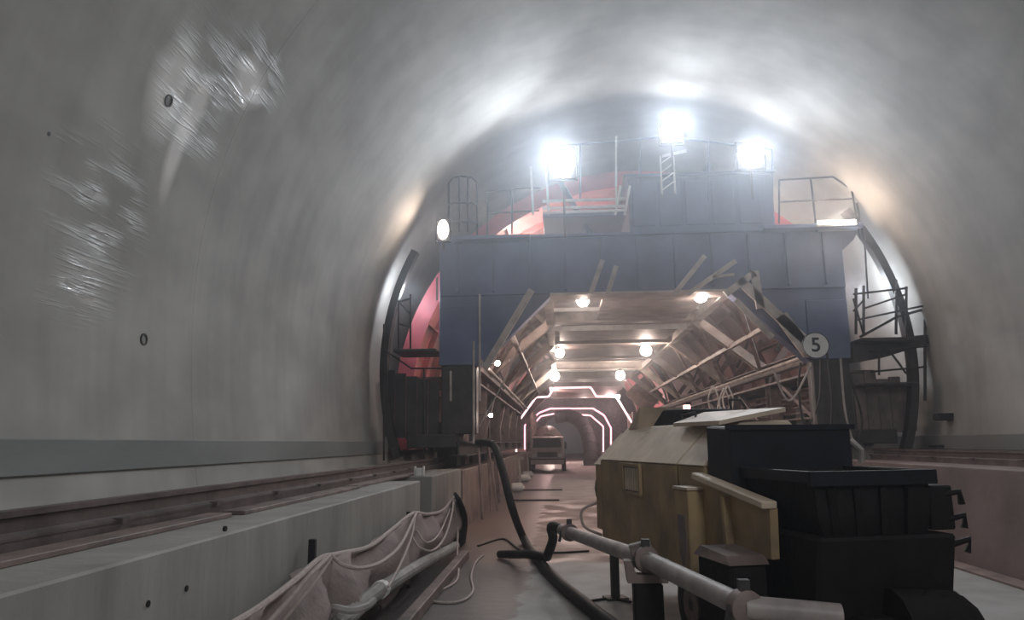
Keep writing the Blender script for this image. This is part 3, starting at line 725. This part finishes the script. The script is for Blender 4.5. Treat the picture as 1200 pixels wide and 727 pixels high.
for i, (px, py, px2, py2, Y) in enumerate(((588, 592, 575, 535, 15), (594, 590, 580, 528, 17), (570, 610, 562, 540, 13.5), (556, 600, 548, 545, 12.9), (578, 600, 590, 540, 15.5))):
    b_ = fl(px, py); 
    kx = -3.66 if i < 4 else -3.5
    a = Vector((kx+.12, b_.y, 0.02)); b2 = Vector((-3.66, b_.y+.35, 1.35+.12*i))
    o = obj('leaning_bar', MB().tube([a, b2], .03, 6), M['rust']); tag(o, ('rusty bar leaning on the muddy left kerb, fourth one beyond the big hose', 'rusty bar leaning on the muddy left kerb, farthest from the viewer', 'rusty bar leaning on the muddy left kerb, second beyond the felt sheet', 'rusty bar leaning on the muddy left kerb, nearest to the felt sheet', 'rusty bar leaning on the left kerb with its foot farthest into the road')[i], 'bar')
# low crossing hose marks: puddle plank
for i, (px, py, w_) in enumerate(((630, 575, .9), (628, 587, .7))):
    p = fl(px, py); o = obj('floor_plank', MB().box(-w_, w_, -.12, .12, 0, .04), M['dark'], bevel=.005, loc=(p.x, p.y, 0)); tag(o, ('dark plank lying across the muddy floor, farther one', 'dark plank lying across the muddy floor, nearer one')[i], 'plank')

# ================================================================== concrete pump
th = R(14.4)
Pm = thing('concrete_pump', 'dirty yellow trailer concrete pump with a black hopper at its near end', 'pump', (CAMX+.40, 9.0, 0), th)
XR = 1.12
def hood_seg(y0, y1, inset=0.0, m=M['yellow']):
    i = inset
    return MB().prism([(i, y0, .64+i), (i, y0, 1.5-i*.3), (.36, y0, 1.86-i), (XR-.36, y0, 1.86-i), (XR-i, y0, 1.5-i*.3), (XR-i, y0, .64+i)], (0, y1-y0, 0))
# hood body pieces (side) and beige tops
def side_piece(y0, y1, zb0, zb1):
    mb = MB(); mb.prism([(0, y0, zb0), (0, y0, 1.5), (0, y1, 1.5), (0, y1, zb1)], (XR, 0, 0)); return mb
obj('end_cowl', MB().prism([(.03, .06, .70), (.03, .06, 1.44), (.38, .06, 1.80), (XR-.38, .06, 1.80), (XR-.03, .06, 1.44), (XR-.03, .06, .70)], (0, -.26, 0)), M['yellow'], Pm, bevel=.01)
obj('cowl_top', MB().prism([(.015, .065, 1.445), (.37, .065, 1.808), (XR-.37, .065, 1.808), (XR-.015, .065, 1.445)], (0, -.26, 0)), M['beige'], Pm)
obj('inner_frame', MB().box(.06, XR-.06, -.1, -2.98, .62, 1.46), M['black'], Pm)
obj('fan_cover', MB().tube([(.36, .06, 1.15), (.36, .22, 1.15)], [.34, .30], 20), M['dark'], Pm)
for y0, y1, zb0, zb1 in ((-.235, -2.44, .62, .60), (-2.47, -3.0, .60, .58)):
    b = obj('hood_side', side_piece(y0, y1, zb0, zb1), M['yellow'], Pm, bevel=.012)
    obj('hood_top', MB().prism([(-.012, y0, 1.502), (.35, y0, 1.865), (XR-.35, y0, 1.865), (XR+.012, y0, 1.502)], (0, y1-y0, 0)), M['beige'], Pm, bevel=.01, label='pale sloping top')
vt = obj('vent_grille', MB().box(-.015, .0, -1.56, -1.12, 1.20, 1.46), M['rust'], Pm)
sl = mesh(MB().box(-.026, -.014, -.018, .018, -.11, .11), 'slat', M['beige'])
for k in range(6): obj('slat', sl, None, vt, loc=(0, -1.17-k*.068, 1.33))
obj('vent_frame', MB().bar((-.02,-1.10,1.47),(-.02,-1.58,1.47),.03,.03).bar((-.02,-1.10,1.19),(-.02,-1.58,1.19),.03,.03).bar((-.02,-1.10,1.19),(-.02,-1.10,1.47),.03,.03).bar((-.02,-1.58,1.19),(-.02,-1.58,1.47),.03,.03), M['yellow'], vt)
obj('hatch', MB().prism([(.45, -.75, 1.86), (.45, -1.1, 2.04), (.45, -1.7, 2.02), (.45, -1.85, 1.86)], (.5, 0, 0)), M['tarbrown'], Pm, bevel=.01, label='black raised hatch')
obj('hatch_flap', MB().prism([(.32, -.35, 1.85), (.32, -.72, 2.08), (.32, -.78, 2.08), (.32, -.62, 1.85)], (.5, 0, 0)), M['beige'], Pm)
obj('open_lid', MB().prism([(.22, -1.9, 1.84), (.16, -2.98, 1.83), (.66, -3.15, 1.93), (.50, -2.0, 1.94)], (0, 0, .035)), M['beige'], Pm, label='pale lid propped over the black bin')
obj('hasp', MB().tube([(.52, -2.5, 1.98), (.50, -2.52, 2.06), (.56, -2.6, 2.06), (.6, -2.62, 1.98)], .014, 6), M['dark'], Pm)
obj('hasp', MB().tube([(.32, -1.9, 1.86), (.32, -1.9, 1.95), (.36, -2.1, 1.97), (.36, -2.12, 1.86)], .014, 6), M['dark'], Pm)
obj('rear_bin', MB().prism([(.02, -3.02, 1.18), (.02, -3.02, 1.82), (.02, -3.42, 1.80), (.02, -3.42, 1.18)], (1.02, 0, 0)), M['navy'], Pm, bevel=.015, label='blue-black upright bin')
obj('bin_lip', MB().bar((.0, -3.42, 1.80), (1.06, -3.42, 1.80), .05, .04), M['navy'], Pm)
obj('bin_handle', MB().tube([(1.04, -3.40, 1.70), (1.10, -3.44, 1.62), (1.09, -3.44, 1.52)], .025, 8), M['pipe'], Pm)
# hopper: flared tray
hp = MB(); v = []
for z, x0, x1, y0, y1 in ((1.50, .12, 0.95, -3.43, -4.3), (1.22, .15, 0.96, -3.43, -4.28), (.55, .40, 0.88, -3.5, -4.1)):
    v += [(x0,y0,z),(x1,y0,z),(x1,y1,z),(x0,y1,z)]
hp.add(v, [(0,1,5,4),(1,2,6,5),(2,3,7,6),(3,0,4,7),(4,5,9,8),(5,6,10,9),(6,7,11,10),(7,4,8,11),(8,9,10,11)])
# inside skin
vi = []
for z, x0, x1, y0, y1 in ((1.50, .16, 0.91, -3.47, -4.26), (.75, .42, 0.88, -3.6, -4.1)): vi += [(x0,y0,z),(x1,y0,z),(x1,y1,z),(x0,y1,z)]
hp.add(vi, [(0,4,5,1),(1,5,6,2),(2,6,7,3),(3,7,4,0),(4,7,6,5)])
hp.add(v[0:4]+vi[0:4], [(0,1,5,4),(1,2,6,5),(2,3,7,6),(3,0,4,7)])
obj('hopper', hp, M['tarbrown'], Pm, label='black flared hopper')
obj('hopper_lip', MB().bar((.08,-4.32,1.46),(0.98,-4.32,1.46),.05,.09).bar((.10,-3.4,1.47),(.10,-4.32,1.47),.05,.07).bar((0.96,-3.4,1.47),(0.96,-4.32,1.47),.05,.07), M['navy'], Pm)
obj('hopper_grating', MB().bar((.2,-3.6,1.44),(0.91,-3.6,1.44),.02,.02).bar((.2,-3.85,1.44),(0.91,-3.85,1.44),.02,.02).bar((.2,-4.1,1.44),(0.91,-4.1,1.44),.02,.02).bar((.2,-4.2,1.44),(0.91,-4.2,1.44),.02,.02), M['dark'], Pm)
for k in range(4): obj('hopper_rib', MB().bar((.24+.18*k, -4.31, 1.40), (.38+.14*k, -4.15, .60), .04, .07), M['tarbrown'], Pm)
# yellow side cheek with sloping rail
obj('side_cheek', MB().prism([(-.03, -2.95, .60), (-.03, -2.92, 1.42), (-.03, -4.02, 1.26), (-.03, -4.0, .93), (-.03, -3.5, .90), (-.03, -3.42, .55), (-.03, -3.2, .42)], (.06, 0, 0)), M['yellow'], Pm, bevel=.006)
obj('cheek_rail', MB().bar((-.04, -2.95, 1.43), (-.04, -4.04, 1.28), .11, .05), M['beige'], Pm, bevel=.008)
obj('cheek_stiffener', MB().bar((-.06, -3.45, 1.30), (-.06, -3.47, .93), .06, .04), M['yellow'], Pm)
obj('step_box', MB().box(-.16, -.02, -3.02, -2.74, .62, 1.32), M['yellow'], Pm, bevel=.012)
obj('step_box_top', MB().box(-.17, -.01, -3.03, -2.73, 1.32, 1.34), M['beige'], Pm)
obj('badge_plate', MB().prism([(-.165, -2.80, 1.12), (-.165, -2.96, 1.12), (-.165, -2.95, .85), (-.165, -2.88, .68), (-.165, -2.81, .85)], (.01, 0, 0)), M['rust'], Pm)
obj('tool_box', MB().box(-.30, -.04, -3.95, -3.45, .40, .90), M['tarbrown'], Pm, bevel=.015)
obj('tool_box_lid', MB().prism([(-.32, -3.42, .90), (-.32, -3.98, .90), (-.30, -3.90, .95), (-.30, -3.50, .97)], (.28, 0, 0)), M['rust'], Pm)
obj('chassis', MB().box(.08, 1.05, -.1, -4.1, .46, .62), M['tarbrown'], Pm, bevel=.01)
obj('water_tank', MB().tube([(.3, -.6, .55), (.3, -2.6, .55)], .17, 14), M['yellow'], Pm, smooth=True)
obj('lower_housing', MB().prism([(.10, -4.2, .35), (.10, -4.35, 1.1), (.10, -3.0, 1.1), (.10, -3.0, .35)], (.98, 0, 0)), M['tarbrown'], Pm, bevel=.02)
ax = obj('axle', MB().tube([(.02, -2.55, .36), (1.1, -2.55, .36)], .05, 10), M['dark'], Pm)
for x in (.14, 1.06):
    w1 = obj('tyre', MB().tube([(x-.1, -2.55, .36), (x-.08, -2.55, .36), (x+.08, -2.55, .36), (x+.1, -2.55, .36)], [.30, .36, .36, .30], 20), M['rubber'], Pm, smooth=True)
    obj('wheel_hub', MB().tube([(x-.12, -2.55, .36), (x+.12, -2.55, .36)], .15, 12), M['rust'], w1)
obj('agitator_motor', MB().tube([(.85, -4.0, .42), (.85, -4.42, .44)], [.32, .34], 18), M['rubber'], Pm, smooth=True)
obj('gear_case', MB().tube([(.55, -4.3, .55), (1.0, -4.3, .52)], .24, 14), M['tarbrown'], Pm, smooth=True)
obj('outlet_box', MB().box(.3, .9, -4.40, -4.0, .30, .62), M['tarbrown'], Pm, bevel=.04)
# valve levers on the right of the hopper
lv = obj('lever_block', MB().box(.95, 1.12, -4.3, -4.05, 1.12, 1.40), M['tarbrown'], Pm, bevel=.01)
for k in range(3):
    obj('lever', MB().tube([(1.06, -4.28, 1.34-.16*k), (1.15+.02*k, -4.32, 1.36-.15*k), (1.16, -4.32, 1.28-.15*k)], .022, 6), M['tarbrown'], lv)
obj('jack_leg', MB().box(1.04, 1.12, -4.2, -4.12, .0, 1.0), M['dark'], Pm); obj('jack_foot', MB().box(.96, 1.20, -4.3, -4.02, 0, .04), M['dark'], Pm)
obj('jack_crank', MB().tube([(1.10, -4.16, .55), (1.24, -4.2, .56), (1.25, -4.2, .50), (1.34, -4.22, .50)], .03, 8), M['tarbrown'], Pm)
for x, y in ((.06, -.45), (1.06, -.45)):
    lg = obj('outrigger_leg', MB().box(x-.04, x+.04, y-.04, y+.04, .02, .70), M['dark'], Pm); obj('foot_plate', MB().box(x-.12, x+.12, y-.10, y+.10, 0, .025), M['dark'], lg)
obj('tow_bar', MB().bar((.7, -.05, .5), (.7, .5, .42), .1, .08), M['dark'], Pm)
obj('cable_loop', MB().tube(spline([(.05, .06, 1.0), (-.14, .1, .9), (-.12, .08, .72), (.08, .05, .62)], 8), .018, 6), M['rope'], Pm, smooth=True)

# ================================================================== delivery pipe + stand
t = thing('delivery_pipe', 'long grey steel delivery pipe with bolted couplings running to the pump outlet', 'pipe')
Q = [at(658, 621, 9.2), at(757, 656, 5.9), at(873, 712, 4.45), at(985, 722, 4.42)]
for a, b in zip(Q, Q[1:]): obj('pipe_length', MB().tube([a, b], .066, 16), M['pipe'], t, smooth=True)
def coupling(p, d):
    d = d.normalized()
    c_ = obj('coupling', MB().tube([p-d*.05, p-d*.04, p+d*.04, p+d*.05], [.085, .098, .098, .085], 16), M['rust'], t, smooth=True)
    sd = d.cross(Vector((0,0,1))).normalized()
    obj('clamp_bolt', MB().box(-.03, .03, -.03, .03, -.05, .05), M['dark'], c_, loc=p+Vector((0,0,.10)))
    obj('clamp_lever', MB().tube([p+sd*.09+Vector((0,0,.02)), p+sd*.12+Vector((0,0,-.10))], .018, 6), M['dark'], c_)
coupling(Q[1], Q[1]-Q[0]); coupling(Q[2], Q[2]-Q[1]); coupling(Q[0]+(Q[1]-Q[0])*.14, Q[1]-Q[0])
t = thing('pipe_stand', 'dark steel stand holding up the delivery pipe at its middle coupling', 'stand', (Q[1].x, Q[1].y-.02, 0))
hh = Q[1].z
obj('post', MB().box(-.11, .11, -.08, .08, .03, hh-.16), M['tarbrown'], t, bevel=.015)
obj('base_plate', MB().box(-.25, .25, -.22, .22, 0, .03), M['tarbrown'], t)
obj('cradle', MB().prism([(-.15, -.06, hh-.16), (.15, -.06, hh-.16), (.17, -.06, hh+.0), (.12, -.06, hh+.0), (.08, -.06, hh-.10), (-.08, -.06, hh-.10), (-.12, -.06, hh+.0), (-.17, -.06, hh+.0)], (0, .12, 0)), M['rust'], t)
obj('knob', MB().tube([(-.1, .1, hh+.02), (.06, .1, hh+.06)], .085, 12), M['rust'], t, smooth=True)
# ================================================================== hoses
def hose(name, pts, r, label, m, cat='hose', n=10, seg=10):
    o = obj(name, MB().tube(spline(pts, n), r, seg), m, smooth=True); return tag(o, label, cat)
rh = .068
h0 = [at(560, 519, 13.9), at(578, 522, 13.3), at(588, 548, 12.8), at(600, 595, 12.4), fl(614, 632, rh*1.2), fl(632, 658, rh), fl(655, 683, rh), fl(685, 708, rh), fl(716, 732, rh), fl(760, 765, rh)]
hose('concrete_hose', h0, rh, 'thick black rubber hose dropping from the left gantry column and snaking along the floor', M['rubber'], n=10)
h1_ = [Q[0]+Vector((.03,-.05,0)), Q[0]+Vector((-.12,.12,.02)), at(648, 632, 9.6), at(642, 650, 9.9), fl(640, 653, .12), fl(622, 650, .23), fl(606, 650, .14), fl(586, 650, .06)]
hose('concrete_hose', h1_, .06, 'short dark rubber hose bending from the end of the steel pipe down to the floor', M['rubber'])
hose('floor_cable', [fl(560, 640, .015), fl(590, 632, .015), fl(612, 646, .015), fl(650, 648, .015), fl(690, 646, .015)], .015, 'thin dark cable lying across the floor before the hose bend', M['rubber'], 'cable')
hose('floor_cable', [fl(690, 705, .015), fl(715, 702, .015), fl(740, 706, .015)], .014, 'thin dark cable on the floor beneath the steel pipe', M['rubber'], 'cable')

# ================================================================== cloth, posts, ropes at left kerb
XK = -3.58
def kx(px, z=None, py=None, x=XK):
    """point on the vertical plane x=const seen at pixel"""
    d = MR @ Vector(((px-600)/FPX, -(py-363.5)/FPX, -1)); tt = (x-CAMX)/d.x
    return Vector((x, d.y*tt, CAMZ+d.z*tt))
edge = [(250, 742), (300, 712), (345, 678), (372, 655), (392, 650), (430, 641), (456, 622), (482, 602), (500, 603), (518, 598), (531, 582)]
tops = [kx(px, None, py) for px, py in edge]
tops = spline(tops, 6)
bots = []
N = len(tops); mb = MB(); v = []; rows = 12
for i, p in enumerate(tops):
    for j in range(rows+1):
        s = j/rows; zb = .17+.04*math.sin(i*.9)
        z = p.z*(1-s)+zb*s
        sag = .16*math.sin(PI*s)*(.5+.5*math.sin(i*.55+1.0))+.03*math.sin(i*1.3+s*6)+.05*s+.03*math.sin(s*9+i*.35)
        v.append((p.x+.0+sag, p.y+.05*math.sin(s*3+i*.8), z-.03*math.sin(i*.8)*s))
f = [(i*(rows+1)+j, (i+1)*(rows+1)+j, (i+1)*(rows+1)+j+1, i*(rows+1)+j+1) for i in range(N-1) for j in range(rows)]
mb.add(v, f); o = obj('felt_sheet', mb, M['cloth'], smooth=True)
sm_ = o.modifiers.new('thickness', 'SOLIDIFY'); sm_.thickness = .012
tag(o, 'dusty pinkish grey felt sheet sagging along the foot of the left kerb wall', 'sheet')
o2 = obj('hem', MB().tube([Vector(p)+Vector((.02,0,0)) for p in tops], .022, 8), M['rope'], o, smooth=True)
for i, (px, t, b, lab) in enumerate(((368, 632, 740, 'black post holding the felt sheet, nearest to the viewer'), (480, 600, 668, 'black post behind the felt sheet, middle of three'), (534, 578, 640, 'short black post at the far end of the felt sheet'))):
    a = kx(px, None, t, XK-.03)
    o = obj('fence_post', MB().box(-.025, .025, -.025, .025, 0, a.z), M['black'], loc=(XK-.04, a.y, 0), bevel=.004); tag(o, lab, 'post')
def ropes(name, pts, r, label, cat, m=M['rope'], x=XK+.14):
    n_ = len(pts)-1; P = [kx(px, None, py, XK+.05+(x-XK+.12)*math.sin(PI*(.5*i/n_ if pts[0][1] > 727 or pts[-1][1] > 680 else i/n_)) if True else 0) for i, (px, py) in enumerate(pts)]
    for q in P: q.z = max(q.z, r)
    o = obj(name, MB().tube(spline(P, 8), r, 7), m, smooth=True); return tag(o, label, cat)
ropes('rope', [(300, 745), (335, 708), (362, 676), (386, 652)], .016, 'pale rope running down from the nearest black post towards the viewer', 'rope')
ropes('rope', [(318, 745), (345, 712), (368, 684), (388, 654)], .012, 'thinner pale rope beside the nearest black post, right of its twin', 'rope')
ropes('rope', [(389, 652), (402, 662), (425, 666), (450, 657), (470, 638), (484, 610), (488, 601)], .016, 'pale rope sagging in a swag between the nearest and middle posts', 'rope')
ropes('rope', [(487, 602), (482, 630), (470, 660), (455, 688)], .012, 'pale rope falling from the middle post down to the corrugated pipe', 'rope')
ropes('rope', [(482, 628), (492, 642), (508, 645), (522, 628), (530, 600), (531, 585)], .014, 'pale rope looped from the middle post up to the far post', 'rope')
ropes('rope', [(488, 622), (500, 636), (515, 625), (528, 596)], .011, 'thin pale rope above the loop near the far post', 'rope')
ropes('white_tube', [(378, 721), (390, 713), (410, 716), (428, 712), (438, 704)], .028, 'short white flexible tube lying over the corrugated pipe near the first post', 'tube', M['duct'], XK+.26)
# corrugated pipe along foot of sheet
cp = [kx(px, None, py, XK+.20) for px, py in ((395, 735), (430, 703), (462, 681), (495, 661), (520, 648), (534, 640))]
t = thing('corrugated_pipe', 'pale corrugated drainage pipe laid along the foot of the felt sheet', 'pipe')
sp = spline(cp, 8); rad = [.07 if k % 2 else .058 for k in range(len(spline(cp, 30)))]
obj('pipe_body', MB().tube(spline(cp, 30), rad, 12), M['duct'], t)
d = (sp[-1]-sp[-2]).normalized(); obj('pipe_collar', MB().tube([sp[12]-d*.06, sp[12]+d*.06], .08, 12), M['white'], t)
tp = [kx(px, None, py, XK+.36) for px, py in ((400, 765), (440, 727), (480, 690), (515, 662), (545, 634))]
for q in tp: q.z = .06
tb = obj('kerb_timber', MB().bar(tp[0], tp[-1], .12, .12), M['rust'], bevel=.01); tag(tb, 'dark timber baulk lying on the floor below the corrugated pipe', 'timber')
# hanging cable and floor loop
hc = [kx(532, None, 590, XK+.12), kx(536, None, 615, XK+.16), kx(536, None, 650, XK+.3), fl(537, 672, .02), fl(533, 683, .015), fl(515, 693, .015), fl(501, 700, .015), fl(512, 706, .015), fl(540, 705, .015), fl(554, 693, .015), fl(552, 676, .015), fl(557, 660, .015), fl(566, 651, .015)]
hose('loose_cable', hc, .016, 'pale cable hanging from the far post and curling in a loop on the floor', M['rope'], 'cable')
t = thing('cable_bundle', 'black bundle of cables hanging on the kerb at the far post', 'cable bundle')
for k in range(7):
    a = kx(533+k*.8, None, 578+k, XK+.08+.02*k); b_ = kx(541+k*.9, None, 612, XK+.16+.015*k); c_ = kx(538+k, None, 642-k, XK+.12)
    obj('cable', MB().tube(spline([a, (a+b_)/2+Vector((.02,0,.02)), b_, c_], 6), .026, 6), M['rubber'], t, smooth=True)

# ================================================================== grout sockets, wall boxes
def socket(px, py, r, label):
    p = on_wall(px, py); nrm = Vector((-p.x, 0, (ZC-p.z) if p.z > ZC else 0)).normalized()
    t = thing('grout_socket', label, 'socket', p-nrm*-.0); t.rotation_euler = nrm.to_track_quat('Z', 'Y').to_euler()
    mb = MB(); vv = []; ff = []; n = 20
    for i in range(n):
        a = 2*PI*i/n
        for rr, zz in ((r, -.01), (r, .012), (r*.72, .012), (r*.66, -.01)): vv.append((rr*math.cos(a), rr*math.sin(a), zz))
    for i in range(n):
        j = (i+1) % n
        for k in range(3): ff.append((4*i+k, 4*i+k+1, 4*j+k+1, 4*j+k))
    mb.add(vv, ff); obj('socket_ring', mb, M['dark'], t)
    obj('plug', MB().tube([(0,0,-.02),(0,0,.004)], r*.66, 16), M['band'], t)
socket(197, 118, .062, 'round grout socket high on the left wall inside the pale stain')
socket(168, 398, .060, 'round grout socket low on the left wall above the grey band')
for px, py, lab in ((57, 157, 'tiny dark plug hole high on the far left of the wall'), (60, 472, 'tiny dark plug hole low on the left wall above the band')):
    p = on_wall(px, py); nrm = Vector((-p.x, 0, (ZC-p.z) if p.z > ZC else 0)).normalized()
    o = obj('plug_hole', MB().tube([(0,0,-.01),(0,0,.004)], .018, 10), M['black'], loc=p); o.rotation_euler = nrm.to_track_quat('Z', 'Y').to_euler(); tag(o, lab, 'plug')
p = at(1104, 489, 14.75)
xw = RAD-.044*(ZC-p.z)**2
t = thing('wall_box', 'small black box fixed to the right wall above the grey band', 'box', (xw, p.y, p.z))
obj('box_body', MB().box(-.26, .02, -.12, .12, -.07, .07), M['black'], t, bevel=.01); obj('box_lens', MB().box(-.30, -.26, -.07, .07, -.05, .05), M['dark'], t)
o = obj('wall_bracket', MB().box(-.3, .02, -.06, .06, -.025, .025), M['black'], bevel=.006, loc=(xw-.05, p.y+.2, 1.56)); tag(o, 'small black bracket on the right wall below the black box', 'bracket')
# chips in left kerb face
for px, py in ((218, 690), (173, 708), (264, 620)):
    q = kx(px, None, py, -3.70); o = obj('kerb_chip', MB().tube([(-.01,0,0),(.006,0,0)], .016, 8), M['black'], loc=q); tag(o, {218: 'small dark hole in the left kerb face, farther one of the low pair', 173: 'small dark hole in the left kerb face, nearer one of the low pair', 264: 'small dark hole high in the left kerb face just under its top edge'}[px], 'hole')

# ================================================================== dust haze in the tunnel air
if HAZE:
    hm = bpy.data.materials.new('dust_haze'); hm.use_nodes = True; n = hm.node_tree.nodes; n.clear()
    out = n.new('ShaderNodeOutputMaterial'); vo = n.new('ShaderNodeVolumeScatter')
    vo.inputs['Density'].default_value = HAZE; vo.inputs['Anisotropy'].default_value = .55; vo.inputs['Color'].default_value = (.88, .93, 1, 1)
    hm.node_tree.links.new(vo.outputs[0], out.inputs['Volume'])
    o = obj('dust_haze', MB().box(-6.6, 6.6, 8.0, 36, 3.9, 9.7), hm); tag(o, 'bluish dust haze hanging under the roof around the floodlit gantry', 'haze'); o['kind'] = 'stuff'
    hm2 = hm.copy(); hm2.name = 'thin_haze'; hm2.node_tree.nodes['Volume Scatter'].inputs['Density'].default_value = .004
    o = obj('thin_haze', MB().box(-6.7, 6.7, Y0+.1, 82, -.3, 9.8), hm2); tag(o, 'very thin dust haze all along the tunnel air', 'haze'); o['kind'] = 'stuff'
